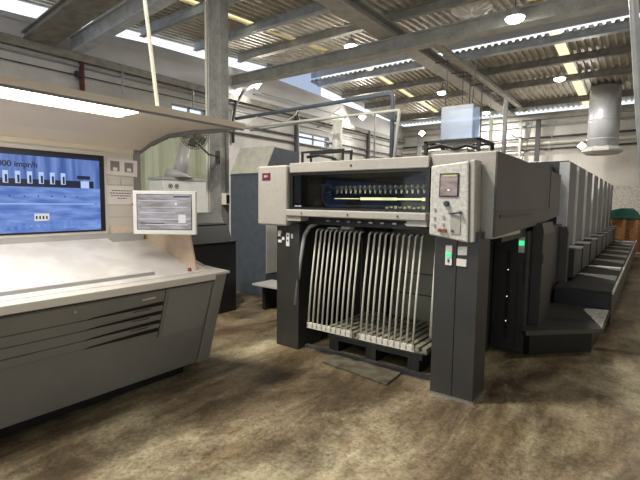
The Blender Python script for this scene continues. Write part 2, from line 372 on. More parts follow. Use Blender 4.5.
T([fc-fn*.1, fc-fn*.14+Vector((0, 0, -.1)), (-6.30, 5.1, 2.45), (-6.40, 5.39, 2.45)], .016).build('arm', 'darkpipe', f)
B(-6.46, -6.36, 5.37, 5.40, 2.32, 2.55).build('mounting_plate', 'darkpipe', f)

# ------------------------------------------------------------------ printing press
P = thing('printing_press', (-2.3, 3.7, 0), 'long grey printing press with barred guard in front and tall units behind', 'printing press')
# columns
cl = B(-3.385, -3.06, 3.69, 4.15, 0, 1.40).build('front_column', 'dark', P, bevel=.008)
B(-3.36, -3.325, 3.682, 3.689, 1.255, 1.29).build('label_sticker', 'white', cl)
B(-3.30, -3.265, 3.682, 3.689, 1.215, 1.25).build('label_sticker', 'white', cl)
MB().obox((-3.335, 3.684, 1.30), X_, Y_, Z_, .05, .008, .035).build('label_sticker', 'paper', cl)
MB().obox((-3.33, 3.684, 1.20), X_, Y_, Z_, .05, .008, .03).build('label_sticker', 'paper', cl)
iv = B(-3.235, -3.19, 3.680, 3.689, 1.15, 1.30).build('indicator_panel', 'white', cl); iv['label'] = 'white switch plate with black symbols'
MB().box(-3.222, -3.203, 3.676, 3.680, 1.255, 1.275).box(-3.222, -3.203, 3.676, 3.680, 1.205, 1.225).build('symbol', 'ink', iv)
B(-3.165, -3.14, 3.682, 3.689, 1.24, 1.29).build('socket', 'ledge', cl)
cr = MB().box(-1.455, -1.265, 3.565, 3.87, 0.0, 1.42).box(-1.265, -1.259, 3.57, 3.86, 0.0, 1.42).box(-1.259, -1.085, 3.565, 3.87, 0.0, 1.42).build('front_column', 'dark', P, bevel=.006)
ip = B(-1.355, -1.30, 3.553, 3.564, 1.135, 1.30).build('indicator_panel', 'white', cr)
B(-1.348, -1.307, 3.547, 3.553, 1.205, 1.235).build('green_light', 'led', ip)
B(-1.335, -1.32, 3.549, 3.553, 1.16, 1.185).build('symbol', 'ink', ip)
MB().obox((-1.215, 3.56, 1.262), (X_+Z_*.06).normalized(), Y_, Z_, .075, .008, .07).build('label_sticker', 'paper', cr)
MB().obox((-1.22, 3.56, 1.165), (X_-Z_*.04).normalized(), Y_, Z_, .08, .008, .06).build('label_sticker', 'paper', cr)
# base plates under columns
B(-1.47, -1.07, 3.545, 3.89, 0, .015).build('foot_plate', 'steel', P)
# fascia
lp = B(-3.62, -3.185, 3.62, 4.6, 1.375, 2.04).build('end_panel', 'fascia', P, bevel=.02)
bd = B(-3.54, -3.42, 3.612, 3.62, 1.885, 1.96).build('badge', 'maroon', lp)
MB().box(-3.505, -3.495, 3.609, 3.612, 1.912, 1.935).box(-3.485, -3.475, 3.609, 3.612, 1.912, 1.935).box(-3.505, -3.455, 3.609, 3.612, 1.921, 1.926).box(-3.463, -3.455, 3.609, 3.612, 1.912, 1.935).build('emblem', 'white', bd)
B(-3.175, -1.575, 3.66, 4.6, 1.955, 2.06).build('top_fascia', 'fascia', P, bevel=.008)
B(-2.39, -2.37, 3.652, 3.66, 2.00, 2.015).build('badge_dot', 'ink', P)
# window frame + glass
MB().box(-3.175, -3.14, 3.67, 3.70, 1.56, 1.955).box(-1.60, -1.565, 3.67, 3.70, 1.56, 1.955).box(-3.14, -1.60, 3.67, 3.70, 1.56, 1.585).box(-3.14, -1.60, 3.67, 3.70, 1.93, 1.955).build('window_frame', 'black', P)
B(-3.14, -1.60, 3.68, 3.688, 1.585, 1.93).build('window_glass', 'glass', P)
sl = MB().box(-3.175, -1.56, 3.60, 3.76, 1.49, 1.562).build('window_sill', 'fascia', P, bevel=.01)
for a_, b_ in ((-3.175, -2.98), (-1.75, -1.56)): B(a_, b_, 3.62, 3.76, 1.44, 1.488).build('sill_bracket', 'fascia', P)
m = MB()
for x in (-2.95, -2.37, -1.83): m.tube([(x, 3.598, 1.525), (x, 3.590, 1.525)], .009, 10)
m.build('screw', 'ink', sl)
# upper machine cavity
MB().box(-3.17, -1.06, 4.60, 4.65, 1.45, 2.05).box(-3.17, -1.06, 3.76, 4.6, 1.455, 1.475).box(-3.18, -3.17, 3.7, 4.6, 1.475, 1.95).box(-1.56, -1.55, 3.7, 4.6, 1.475, 1.95).box(-3.17, -1.55, 3.70, 4.6, 1.94, 1.95).build('delivery_housing', 'cavity', P)
gb = MB().box(-3.05, -1.60, 4.30, 4.34, 1.80, 1.822).build('gripper_bar', 'steel', P)
tt = MB()
for k in range(22):
    x = -2.98+k*.064; tt.tube([(x, 4.29, 1.80), (x+.016, 4.27, 1.775), (x+.016, 4.27, 1.745)], [.018, .014, .008], 6)
    tt.tube([(x, 4.28, 1.825), (x, 4.34, 1.825)], .012, 8)
tt.build('gripper_fingers', 'ledge', gb)
B(-3.03, -1.60, 4.45, 4.50, 1.835, 1.90).build('gripper_shaft', 'dark', P)
B(-2.2, -1.60, 4.4, 4.42, 1.60, 1.66).build('lit_plate', 'olive', P)
for x in (-2.6, -1.95):
    ld = bpy.data.lights.new('strip_light', 'AREA'); ld.shape = 'RECTANGLE'; ld.size = .5; ld.size_y = .03; ld.energy = 1.2; ld.color = (1, .95, .5)
    lo = bpy.data.objects.new('strip_light', ld); COL.objects.link(lo); lo.parent = P; lo.location = Vector((x, 4.18, 1.69))-P.location; lo.rotation_euler = (math.radians(-90+200), 0, 0)
st = MB().box(-2.95, -2.62, 4.20, 4.22, 1.682, 1.69).box(-2.60, -2.16, 4.20, 4.22, 1.672, 1.70).box(-2.15, -1.88, 4.20, 4.22, 1.675, 1.695).box(-1.87, -1.60, 4.20, 4.22, 1.668, 1.70).build('strip_lamp', 'ledstrip', P)
dd = MB()
for k in range(12): dd.box(-2.20+k*.05, -2.172+k*.05, 4.05, 4.06, 1.585+.006*(k % 2), 1.603+.006*(k % 3))
dd.build('strip_lamp', 'ledstrip2', P)
T([(-3.05, 4.1, 1.85)]+arc((-2.95, 4.1, 1.70), X_, Z_, .10, 180, 270)+[(-2.4, 4.1, 1.60), (-1.62, 4.1, 1.60)], .014).build('curved_rail', 'pipe', P)
T(arc((-3.0, 4.12, 1.80), X_, Z_, .05, 0, 330, 12), .012).build('loop_pipe', 'pipe', P)
B(-3.11, -3.02, 3.677, 3.68, 1.595, 1.602).build('glass_lettering', 'white', P)
# pile opening
MB().box(-3.06, -1.46, 5.0, 5.05, 0, 1.48).build('pile_back_panel', 'olive', P)
MB().box(-3.05, -1.46, 4.985, 5.0, .78, .79).box(-3.05, -1.46, 4.985, 5.0, .52, .53).box(-2.02, -2.005, 4.985, 5.0, 0, 1.45).build('panel_seam', 'cavity', P)
for a_, b_ in ((-3.38, -3.33), (-1.44, -1.38)): B(a_, b_, 4.15, 5.05, 0, 1.42).build('inner_side_panel', 'cavity', P)
MB().box(-2.99, -2.60, 4.9, 4.985, .2, 1.42).box(-2.62, -2.44, 4.55, 4.65, .35, 1.44).build('pile_guide', 'cavity', P)
for k in range(9): B(-2.75+k*.13, -2.71+k*.13, 3.77, 3.80, 1.44, 1.458).build('air_nozzle', 'steel', P)
MB().box(-3.05, -1.5, 3.80, 4.55, 1.40, 1.455).build('suction_unit', 'black', P)
m = MB().box(-2.84, -2.72, 3.92, 4.0, 1.33, 1.37).box(-2.66, -2.55, 3.92, 4.0, 1.345, 1.385)
m.build('white_block', 'white', P)
# barred gates
for gi, (x0, x1) in enumerate(((-2.90, -2.35), (-2.238, -1.676))):
    gt = MB().box(x0-.012, x1+.012, 3.66, 3.69, .285, .345).build('guard_gate', 'bar', P)
    for k in range(10):
        xb = x0+(x1-x0)*k/9
        MB().tube([(xb, 3.665, .30), (xb, 3.72, .8), (xb, 3.80, 1.325), (xb, 3.83, 1.345), (xb, 3.88, 1.345)], .0105, 8).build('gate_bar', 'bar', gt, smooth=True)
    MB().box(x0, x1, 3.86, 3.885, 1.335, 1.36).build('top_rail', 'cavity', gt)
T([(-3.11, 3.70, .50), (-3.06, 3.72, 1.0), (-3.03, 3.75, 1.28), (-3.0, 3.80, 1.37), (-2.93, 3.90, 1.42)], .022, 10).build('guard_post', 'pipe', P, smooth=True)
T([(-1.500, 3.66, .46), (-1.485, 3.66, .9), (-1.472, 3.67, 1.40)], .018, 10).build('guard_post', 'bar', P, smooth=True)
for x in (-3.12, -1.5):
    m = MB()
    for k in range(10): m.ring((x, 3.76, .12+k*.037), Y_, Z_, .016, .006, 10, 5)
    m.build('lifting_chain', 'steel', P)
# upper right
rp = B(-1.565, -1.01, 3.70, 4.60, 1.36, 2.075).build('end_panel', 'fascia', P, bevel=.012)
# control pendant
pd = MB().prism([(-1.485, 1.955), (-1.175, 1.985), (-1.155, 1.335), (-1.485, 1.385)], 'y', 3.50, 3.56).build('control_pendant', 'pendant', P, bevel=.012)
MB().prism([(-1.173, 1.987), (-1.130, 1.995), (-1.112, 1.34), (-1.153, 1.335)], 'y', 3.52, 3.69).build('pendant_side', 'fascia', pd, bevel=.008)
ds = B(-1.405, -1.245, 3.492, 3.50, 1.70, 1.89).build('display', 'black', pd)
B(-1.395, -1.255, 3.489, 3.492, 1.71, 1.88).build('screen_image', 'scr_pink', ds)
B(-1.375, -1.265, 3.487, 3.489, 1.865, 1.877).build('screen_bar', 'scr_yel', ds)
T([(-1.325, 3.49, 1.755), (-1.325, 3.485, 1.755)], .008, 10).build('screen_dot', 'dot', ds)
T([(-1.34, 3.50, 1.645), (-1.34, 3.47, 1.645)], [.025, .018], 12).build('rotary_knob', 'ink', pd)
MB().tube([(-1.31, 3.49, 1.565), (-1.22, 3.47, 1.575)], .007).tube([(-1.22, 3.50, 1.575), (-1.22, 3.465, 1.575)], .012, 8).build('lever', 'ink', pd)
B(-1.30, -1.22, 3.494, 3.50, 1.40, 1.56).build('inset_plate', 'fascia', pd)
for x in (-1.385, -1.345): T([(x, 3.50, 1.425), (x, 3.475, 1.425)], .016, 12).build('push_button', 'orange', pd)
for x, z in ((-1.44, 1.60), (-1.44, 1.53), (-1.44, 1.47), (-1.365, 1.54), (-1.365, 1.48), (-1.28, 1.425)): T([(x, 3.50, z), (x, 3.488, z)], .011, 10).build('push_button', 'ledge' if z > 1.43 else 'rust', pd)
# side panels
up = MB().prism([(3.70, 1.375), (4.6, 1.40), (5.3, 1.415), (6.75, 1.50), (6.75, 2.05), (3.70, 2.07)], 'x', -1.03, -1.005).build('upper_side_panel', 'side', P, bevel=.006)
MB().box(-1.006, -1.000, 3.72, 6.74, 1.585, 1.592).box(-1.006, -1.0, 5.98, 5.99, 1.60, 2.05).build('panel_seam', 'black', up)
B(-1.006, -1.000, 3.82, 4.95, 1.530, 1.560).build('vent_slot', 'black', up)
MB().box(-3.55, -1.03, 4.65, 6.75, 1.48, 2.045).box(-3.5, -1.42, 5.06, 6.75, .05, 1.48).build('delivery_body', 'side', P)
lf = MB().box(-1.40, -1.045, 5.15, 8.0, 0.0, 1.36).build('lower_side_panel', 'dark2', P, bevel=.006)
MB().box(-1.252, -1.215, 5.142, 5.15, .14, 1.13).box(-1.08, -1.06, 5.142, 5.15, .8, 1.05).box(-1.135, -1.129, 5.144, 5.15, .05, .95).build('access_slot', 'black', lf)
for z in (.92, .62, .34): T([(-1.235, 5.142, z), (-1.235, 5.135, z)], .006, 8).build('indicator_dot', 'dot', lf)
i2 = B(-1.14, -1.08, 5.14, 5.15, 1.12, 1.30).build('indicator_panel', 'white', lf)
B(-1.136, -1.084, 5.132, 5.14, 1.20, 1.25).build('green_light', 'led', i2)
B(-1.40, -1.07, 4.17, 5.14, 1.30, 1.40).build('crossrail', 'black', P)
B(-1.46, -1.42, 3.88, 5.14, 0.0, 1.3).build('inner_dark_panel', 'dark2', P)
# pumps / covers on the side
for (y0, y1, z0, zt) in ((5.32, 5.95, .28, 1.44), (7.15, 7.32, .52, 1.33)):
    q = MB().prism([(-1.045, z0), (-.93, z0), (-.93, zt-.12), (-.96, zt), (-1.045, zt)], 'y', y0, y1).build('side_cover', 'dark2' if y0 < 6 else 'side', P, bevel=.008)
    MB().prism([(-.955, zt), (-.925, zt-.12), (-.922, zt-.118), (-.95, zt+.004)], 'y', y0, y1).build('cover_top', 'side', q)
B(-.93, -.922, 5.33, 5.35, 1.0, 1.10).build('handle', 'black', P)
# printing units
MB().box(-3.4, -1.22, 6.76, 17.4, .05, 1.95).build('press_body', 'cavity', P)
MB().box(-3.2, -1.30, 7.4, 17.2, .9, 2.05).build('unit_bridge', 'cavity', P)
for k in range(8):
    y0 = 7.35 if k == 0 else 8.36+1.2*(k-1); y1 = 8.18 if k == 0 else y0+.98
    un = MB().box(-3.2, -1.0, y0, y1, .60, 2.29-.004*k).build('printing_unit', 'unit', P, bevel=.012)
    un['label'] = 'tall printing unit tower with a pale front edge'
    B(-1.12, -.990, y0-.014, y0+.035, .95, 2.27).build('edge_cover', 'unit_edge', un)
    MB().box(-1.0, -.80, y0+.15, y0+.42, 1.0, 1.02).build('foot_step', 'unit_edge', un)
    MB().box(-1.0, -.86, y0-.02, y1, .58, .99).build('step_support', 'black', un)
MB().box(-3.2, -1.2, 6.80, 7.30, 1.5, 2.22).build('rear_cover', 'dark', P)
# walkway
pf = MB().prism([(-1.045, 5.0), (-.98, 4.98), (-.345, 5.62), (-.345, 6.72), (-1.045, 6.72)], 'z', .262, .30).build('low_platform', 'tread', P)
MB().prism([(-1.045, 5.16), (-.98, 5.14), (-.45, 5.72), (-.45, 6.72), (-1.045, 6.72)], 'z', 0, .262).build('platform_base', 'black', pf)
MB().prism([(-.985, 4.975), (-.34, 5.615), (-.34, 5.63), (-.985, 4.99)], 'z', .258, .304).build('platform_edge', 'side', pf)
wk = MB().box(-1.0, -.33, 6.76, 17.4, .50, .53).build('raised_walkway', 'tread', P)
MB().box(-1.0, -.36, 6.72, 6.76, .12, .50).box(-.36, -.34, 6.72, 17.4, .1, .50).build('walkway_skirt', 'black', wk)
MB().box(-1.0, -.40, 6.78, 17.3, 0, .12).build('walkway_base', 'black', wk)
MB().box(-.345, -.325, 6.75, 17.4, .50, .536).build('walkway_edge', 'unit_edge', wk)
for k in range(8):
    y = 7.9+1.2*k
    MB().prism([(-.90, y+.30), (-.37, y-.12), (-.37, y+.42), (-.86, y+.42)], 'z', .530, .536).build('aluminium_plate', 'alu', wk)  # slanted patch of light on the walkway, put in as a pale flat shape
MB().prism([(-.62, 6.5), (-.36, 5.66), (-.36, 6.68), (-.60, 6.6)], 'z', .300, .305).build('aluminium_plate', 'alu', pf)  # light on the platform corner, likewise a pale flat shape
# ------------------------------------------------------------------ things on and above the press
def simple(o, label, cat, group=None): return tag(o, label, cat, group)
tf = thing('pipe_rack', (-3.3, 4.5, 2.06), 'small black pipe rack on the press top above the maroon badge', 'rack')
m = MB()
for x in (-3.60, -2.98):
    for y in (4.40, 4.58): m.box(x-.012, x+.012, y-.012, y+.012, 2.065, 2.27)
m.box(-3.62, -2.96, 4.39, 4.41, 2.255, 2.28).box(-3.62, -2.96, 4.57, 4.59, 2.255, 2.28)
m.build('frame', 'black', tf)
T([(-3.60, 4.5, 2.22), (-3.4, 4.5, 2.235), (-3.2, 4.5, 2.19), (-3.05, 4.5, 2.10)], .02).build('hose', 'black', tf)
# clear suction hood on its frame
hb = thing('suction_hood', (-2.0, 5.5, 2.045), 'clear plastic suction hood on a black frame on the press top, hung from rods', 'hood')
m = MB()
for (x0, x1, y0, y1) in ((-2.14, -2.13, 5.3, 5.55), (-1.76, -1.75, 5.3, 5.55)): m.box(x0, x1, y0, y1, 2.43, 2.82)
m.box(-2.14, -1.75, 5.30, 5.31, 2.43, 2.82).box(-2.14, -1.75, 5.54, 5.55, 2.43, 2.82)
m.build('clear_box', 'plastic', hb)
m = MB().box(-2.33, -1.64, 5.25, 5.29, 2.385, 2.415).box(-2.33, -1.64, 5.80, 5.84, 2.385, 2.415).box(-2.33, -2.29, 5.25, 5.84, 2.385, 2.415).box(-1.68, -1.64, 5.25, 5.84, 2.385, 2.415)
for x in (-2.31, -1.66):
    for y in (5.27, 5.82): m.box(x-.02, x+.02, y-.02, y+.02, 2.05, 2.39)
m.build('frame', 'black', hb)
m = MB().box(-2.22, -1.72, 5.35, 5.75, 2.415, 2.43); m.build('tray', 'white', hb)
B(-2.25, -1.80, 5.30, 5.75, 2.05, 2.30).build('motor_box', 'fascia', hb)
T([(-2.3, 5.28, 2.33), (-2.1, 5.28, 2.36), (-1.95, 5.28, 2.31), (-1.8, 5.28, 2.34), (-1.68, 5.28, 2.30)], .025).build('hose', 'black', hb)
for x, y in ((-2.12, 5.35), (-1.80, 5.4)): MB().tube([(x, y, 2.78), (x+.03, y, 3.3)], .007, 6).build('hanging_rod', 'darkpipe', hb)
simple(MB().tube([(-1.70, 6.5, 2.05), (-1.70, 6.5, 3.10)], .03, 10).build('vent_pipe', 'pipe', smooth=True), 'short upright grey pipe on the press top right of the clear suction hood', 'pipe')
simple(MB().tube([(-2.03, 7.0, 2.05), (-2.03, 7.0, 2.95)], .028, 10).build('vent_pipe', 'whitepipe', smooth=True), 'pale upright pipe behind the press top just right of the clear suction hood', 'pipe')
for (x, y), r, l in zip(((-4.80, 12.24), (-4.80, 13.5), (-4.75, 14.0), (-4.75, 15.2), (-4.75, 16.2), (-4.75, 18.0)), (.018, .018, .022, .03, .02, .022), ('nearest of the thin rods hanging from the main girder', 'second nearest thin rod hanging from the main girder', 'third nearest thin rod hanging from the main girder', 'thickest dark rod hanging from the main girder', 'second farthest rod hanging from the main girder', 'farthest rod hanging from the main girder near the far wall')):
    simple(T([(x, y, 2.3), (x, y, 5.60), (x-.37, y, 5.605)], r, 6).build('drop_rod', 'darkpipe'), l, 'rod')
# pipe bridge above the delivery
simple(T([(-6.6, 6.0, 3.24), (-3.25, 6.0, 3.265), (-3.19, 6.0, 3.24), (-3.18, 6.0, 3.2), (-3.18, 6.0, 2.05)], .032, 10).build('overhead_pipe', 'bluepipe', smooth=True), 'slate blue pipe crossing high over the press and turning down behind the front panel', 'pipe')
simple(T([(-6.6, 5.8, 3.0), (-2.98, 5.8, 2.965), (-2.97, 5.8, 2.93), (-3.05, 5.8, 2.05)], .024, 10).build('overhead_pipe', 'whitepipe', smooth=True), 'pale pipe crossing below the slate blue pipe', 'pipe')
simple(T([(-6.6, 6.4, 3.06), (-3.78, 6.4, 3.12), (-3.71, 6.4, 3.08), (-3.71, 6.4, 2.05)], .015, 8).build('overhead_pipe', 'pipe', smooth=True), 'thin grey pipe bent down left of the slate blue one', 'pipe')
simple(T([(-4.35, 6.25, 2.05), (-4.35, 6.25, 3.02)], .085, 14).build('air_duct', 'whitepipe', smooth=True), 'thick pale upright duct standing behind the delivery front', 'duct')
simple(MB().box(-4.6, -3.66, 6.1, 6.7, 0, 2.05).build('air_cabinet', 'dark'), 'dark cabinet behind the delivery carrying the thick pale duct', 'cabinet')
for x, l in ((-6.1, 'small pale clip between the two overhead pipes nearest the column'), (-5.1, 'small pale clip between the two overhead pipes, middle of three'), (-4.2, 'small pale clip between the two overhead pipes nearest their bend')): simple(T([(x, 5.8, 3.02), (x+.12, 5.9, 3.13), (x+.10, 5.97, 3.22)], .008, 6).build('pipe_clip', 'whitepipe'), l, 'bracket')

# ------------------------------------------------------------------ pile, pallet, floor plate
pl = thing('pallet', (-2.25, 4.2, 0), 'black pallet under the barred guard of the press', 'pallet')
for x in (-2.72, -2.25, -1.77): B(x-.06, x+.06, 3.90, 4.85, 0.03, .13).build('foot_block', 'pallet', pl)
for y in (3.90, 4.3, 4.75): B(-2.80, -1.68, y, y+.10, .13, .155).build('board', 'pallet', pl)
B(-2.80, -1.68, 3.90, 4.85, .155, .18).build('deck', 'pallet', pl)
for x in (-2.72, -2.25, -1.77): B(x-.06, x+.06, 3.90, 4.85, 0, .03).build('runner', 'pallet', pl)
pbd = thing('pile_board', (-2.25, 4.2, .18), 'grimy slatted pile board lying on the black pallet', 'board')
for k in range(15):
    B(-2.86+k*.083, -2.81+k*.083, 3.93, 4.88, .20, .245).build('slat', 'pileboard', pbd)
for y in (3.94, 4.35, 4.82): B(-2.86, -1.65, y, y+.05, .18, .20).build('crossbar', 'pileboard', pbd)
simple(MB().prism([(-2.60, 3.53), (-1.81, 3.44), (-1.83, 3.77), (-2.64, 3.78)], 'z', .004, .022).build('floor_plate', 'rustplate', bevel=.003), 'loose worn steel plate on the floor in front of the barred guard', 'steel plate')
simple(B(-3.05, -1.46, 3.80, 3.85, 0.0, .035).build('floor_rail', 'darkpipe'), 'low dark rail on the floor between the press columns under the pile', 'rail')
fb = thing('foot_board', (-4.6, 4.9, 0), 'small grey step board beside the slate blue cabinet, left of the press', 'step')
B(-4.78, -4.05, 4.66, 5.10, .37, .40).build('tread', 'ledge', fb, bevel=.004)
for x in (-4.62, -4.15): B(x-.03, x+.03, 4.75, 5.05, 0, .37).build('support', 'black', fb)

# ------------------------------------------------------------------ slate cabinet
bc = thing('control_cabinet', (-5.7, 5.8, 0), 'tall slate blue cabinet with a sloping olive grey top, left of the press', 'cabinet')
B(-6.13, -5.25, 5.44, 6.35, 0, 2.12).build('body', 'cab', bc, bevel=.006)
B(-6.13, -5.25, 5.432, 5.44, 2.095, 2.12).build('top_edge', 'cab', bc)
MB().prism([(5.44, 2.125), (6.35, 2.125), (6.35, 2.55), (5.68, 2.58)], 'x', -6.10, -5.27).build('rear_top', 'cab', bc)
MB().prism([(5.42, 2.125), (5.44, 2.125), (5.68, 2.585), (5.66, 2.60)], 'x', -6.11, -5.26).build('sloping_panel', 'cabtop', bc)
B(-5.25, -5.238, 5.45, 5.95, .40, 1.9).build('side_cover', 'ledge', bc)

# ------------------------------------------------------------------ black control stand behind console
ks = thing('control_stand', (-5.2, 4.0, 0), 'black control stand with slanted top between console end and slate blue cabinet', 'control stand')
B(-5.5, -4.93, 3.1, 4.48, 0, 1.04).build('cabinet_body', 'black', ks, bevel=.006)
B(-5.52, -4.915, 3.08, 4.50, 1.04, 1.055).build('shelf', 'dark', ks)
MB().prism([(-4.98, 1.055), (-5.06, 1.28), (-5.14, 1.30), (-5.22, 1.46), (-5.5, 1.46), (-5.5, 1.055)], 'y', 3.1, 4.44).build('sloping_head', 'black', ks)
MB().prism([(-5.06, 1.285), (-5.135, 1.31), (-5.21, 1.455), (-5.19, 1.455), (-5.11, 1.32), (-5.05, 1.30)], 'y', 3.2, 4.40).build('head_panel', 'dark', ks)

# ------------------------------------------------------------------ background left: white cabinet, curtain, cone
wc = thing('white_cabinet', (-8.3, 5.8, 0), 'white cabinet with two small symbols standing between console and column', 'cabinet')
B(-8.5, -8.0, 5.3, 6.5, 0, 2.06).build('body', 'white', wc, bevel=.008)
B(-8.52, -7.98, 5.28, 6.52, 2.06, 2.12).build('lid', 'ledge', wc)
for y in (5.47, 5.62):
    m = MB().ring((-7.995, y, 1.93), Y_, Z_, .045, .006, 18, 5).box(-7.998, -7.992, y-.02, y+.02, 1.91, 1.95); m.build('symbol', 'ink', wc)
fu = simple(MB().tube([(-8.15, 5.78, 2.122), (-8.15, 5.78, 2.19), (-8.15, 5.80, 2.21)], [.30, .27, .12], 20).tube([(-8.15, 5.80, 2.20), (-8.15, 5.88, 2.50), (-8.15, 5.96, 2.9)], [.15, .13, .10], 14).build('funnel', 'ledge', smooth=True), 'grey metal funnel shape on top of the white cabinet', 'funnel')
cu = MB(); n = 40; vs = []; fs = []
for i in range(n+1):
    y = 4.2+3.4*i/n; x = -9.0+.05*math.sin(i*1.1)+.03*math.sin(i*2.7)
    for (dx, z) in ((0, 0), (0, 3.5), (-.02, 3.5), (-.02, 0)): vs.append((x+dx, y, z))
for i in range(n):
    for k in range(4): fs.append((i*4+k, (i+1)*4+k, (i+1)*4+(k+1) % 4, i*4+(k+1) % 4))
fs += [(0, 1, 2, 3), (n*4+3, n*4+2, n*4+1, n*4)]
simple(cu.add(vs, fs).build('sheet_curtain', 'green'), 'pale green hanging sheet behind the white cabinet', 'curtain')

# ------------------------------------------------------------------ inspection console (left)
K = thing('inspection_console', (-3.6, 1.2, 0), 'grey inspection console with blue wall screen, light desk and beige lamp hood', 'console')
y0c, y1c = -.7, 2.545
prof = [(-3.085, .985), (-3.085, .955), (-3.10, .935), (-3.36, .12), (-4.25, .12), (-4.25, 1.28), (-4.02, 1.235), (-3.30, 1.0)]
MB().prism(prof, 'y', y0c, y1c).build('body', 'console', K, bevel=.004)
B(-4.2, -3.50, y0c+.1, 2.5, 0, .12).build('plinth', 'black', K)
# front edge ledge
MB().prism([(-3.065, .945), (-3.065, 1.003), (-3.17, 1.012), (-3.17, .99), (-3.08, .985)], 'y', y0c, y1c).build('front_ledge', 'cream', K, bevel=.004)
MB().prism([(-3.17, 1.008), (-3.255, 1.025), (-3.255, .98), (-3.17, .98)], 'y', y0c, 2.08).build('sheet_gutter', 'ledge', K)
def slant(z): return -3.10+(z-.935)*(.26/.815)
def sp(y0, y1, za0, zb0, za1, zb1, t, name, mm, parent):   # quad patch on the slanted front, za/zb at y0 and y1
    vs = []
    for (y, z) in ((y0, za0), (y0, zb0), (y1, zb1), (y1, za1)): vs.append((slant(z)+t, y, z))
    for (y, z) in ((y0, za0), (y0, zb0), (y1, zb1), (y1, za1)): vs.append((slant(z)-.003, y, z))
    return MB().add(vs, [(0, 1, 2, 3), (7, 6, 5, 4), (0, 4, 5, 1), (1, 5, 6, 2), (2, 6, 7, 3), (3, 7, 4, 0)]).build(name, mm, parent)
sp(y0c, 2.545, .928, .934, .928, .934, .002, 'top_seam', 'black', K)
sp(2.060, 2.068, .50, .93, .50, .93, .002, 'front_seam', 'black', K)
zs = [.925, .80, .72, .64, .57, .50]
for k in range(4):
    z1, z0 = zs[k]-.006, zs[k+1]
    d = MB(); pts = [(y0c, z0), (1.45, z0), (1.66, z0+.028), (2.055, z0+.028), (2.055, z1), (y0c, z1)]
    vs = [(slant(z)+.010, y, z) for y, z in pts]+[(slant(z)-.002, y, z) for y, z in pts]; n = len(pts)
    dr = d.add(vs, [tuple(range(n)), tuple(range(n, 2*n))[::-1]]+[(i, (i+1) % n, n+(i+1) % n, n+i) for i in range(n)]).build('drawer', 'console', K)
    sp(1.46, 2.055, z0-.008, z0+.001, z0-.010, z0+.027, .004, 'finger_recess', 'black', dr)
    sp(y0c, 1.46, z0-.004, z0, z0-.004, z0, .004, 'drawer_gap', 'black', dr)
    if k < 3: sp(1.80, 1.95, z0-.022, z0-.014, z0-.022, z0-.014, .013, 'label_strip', 'ink', dr)
sp(1.86, 1.97, .865, .878, .868, .881, .013, 'name_strip', 'desk', K)
lk = T([(slant(.87)+.0, 1.36, .875), (slant(.87)+.02, 1.36, .877)], .012, 12).build('lock', 'steel', K)
sp(2.10, 2.53, .50, .92, .50, .92, .004, 'front_panel', 'console_lid', K)
# end cap
MB().prism([(-3.085, 1.0), (-3.36, .10), (-4.2, .10), (-4.2, 1.22), (-4.0, 1.20), (-3.30, 1.0)], 'y', 2.56, 2.70).build('end_cap', 'console_lid', K, bevel=.015)
MB().prism([(-3.07, .985), (-3.07, 1.005), (-3.55, 1.03), (-3.55, .985)], 'y', 2.545, 2.71).build('end_cap_top', 'cream', K)
# desk
MB().prism([(-3.17, 1.005), (-3.17, 1.015), (-3.99, 1.262), (-3.99, 1.24)], 'y', y0c, 2.545).build('desk_surface', 'desk', K)
bt = MB().prism([(-3.235, 1.028), (-3.235, 1.062), (-3.97, 1.295), (-3.97, 1.255)], 'y', y0c, 2.04).build('sheet_table', 'desk', K, bevel=.003)
MB().prism([(-3.228, 1.025), (-3.228, 1.058), (-3.238, 1.062), (-3.238, 1.025)], 'y', y0c, 2.045).build('table_edge', 'ledge', bt)
B(-3.99, -3.96, y0c, 2.40, 1.25, 1.335).build('rear_rail', 'ledge', K)
# side guard
gd = MB().add([(-4.08, 2.44, 1.18), (-4.05, 2.44, 1.40), (-3.31, 2.44, 1.40), (-3.19, 2.44, .98), (-4.08, 2.455, 1.18), (-4.05, 2.455, 1.40), (-3.31, 2.455, 1.40), (-3.19, 2.455, .98)],
    [(0, 1, 2, 3), (7, 6, 5, 4), (0, 4, 5, 1), (1, 5, 6, 2), (2, 6, 7, 3), (3, 7, 4, 0)]).build('side_guard', mat('amber_beige_sheet', (.60, .46, .33), .5, c2=(.48, .35, .24), scale=6), K)
# screen wall
B(-4.08, -4.0, y0c, 2.33, 1.25, 2.13).build('screen_wall', 'cream', K)
B(-4.09, -3.99, 2.33, 2.40, 1.25, 2.16).build('wall_post', 'arch', K)
B(-4.0, -3.99, y0c, 2.33, 2.08, 2.13).build('upper_rail', 'hood', K)
m = MB()
for z in (1.78, 1.48): m.box(-4.0, -3.997, 2.08, 2.33, z, z+.004)
m.box(-4.0, -3.997, 2.2, 2.204, 1.60, 1.84).build('panel_groove', 'ledge', K)
sc = B(-4.0, -3.975, y0c, 2.055, 1.335, 2.065).build('screen_frame', 'cream', K, bevel=.004)
pn = B(-3.975, -3.968, y0c, 2.03, 1.36, 2.035).build('screen', 'black', sc)
B(-3.968, -3.966, y0c, 1.985, 1.375, 2.005).build('blue_image', 'scr_blue', pn)
xf = -3.9655
B(xf, xf+.001, y0c, 1.93, 1.74, 1.80).build('dark_band', 'scr_navy', pn)
B(xf, xf+.001, y0c, 1.985, 1.985, 2.008).build('menu_bar', 'scr_navy', pn)
for k in range(10):
    y = 1.66-.083*k; B(xf+.001, xf+.002, y, y+.036, 1.765, 1.86).build('unit_icon', 'scr_pale', pn); B(xf+.002, xf+.003, y+.014, y+.03, 1.77, 1.83).build('unit_mark', 'scr_navy', pn)
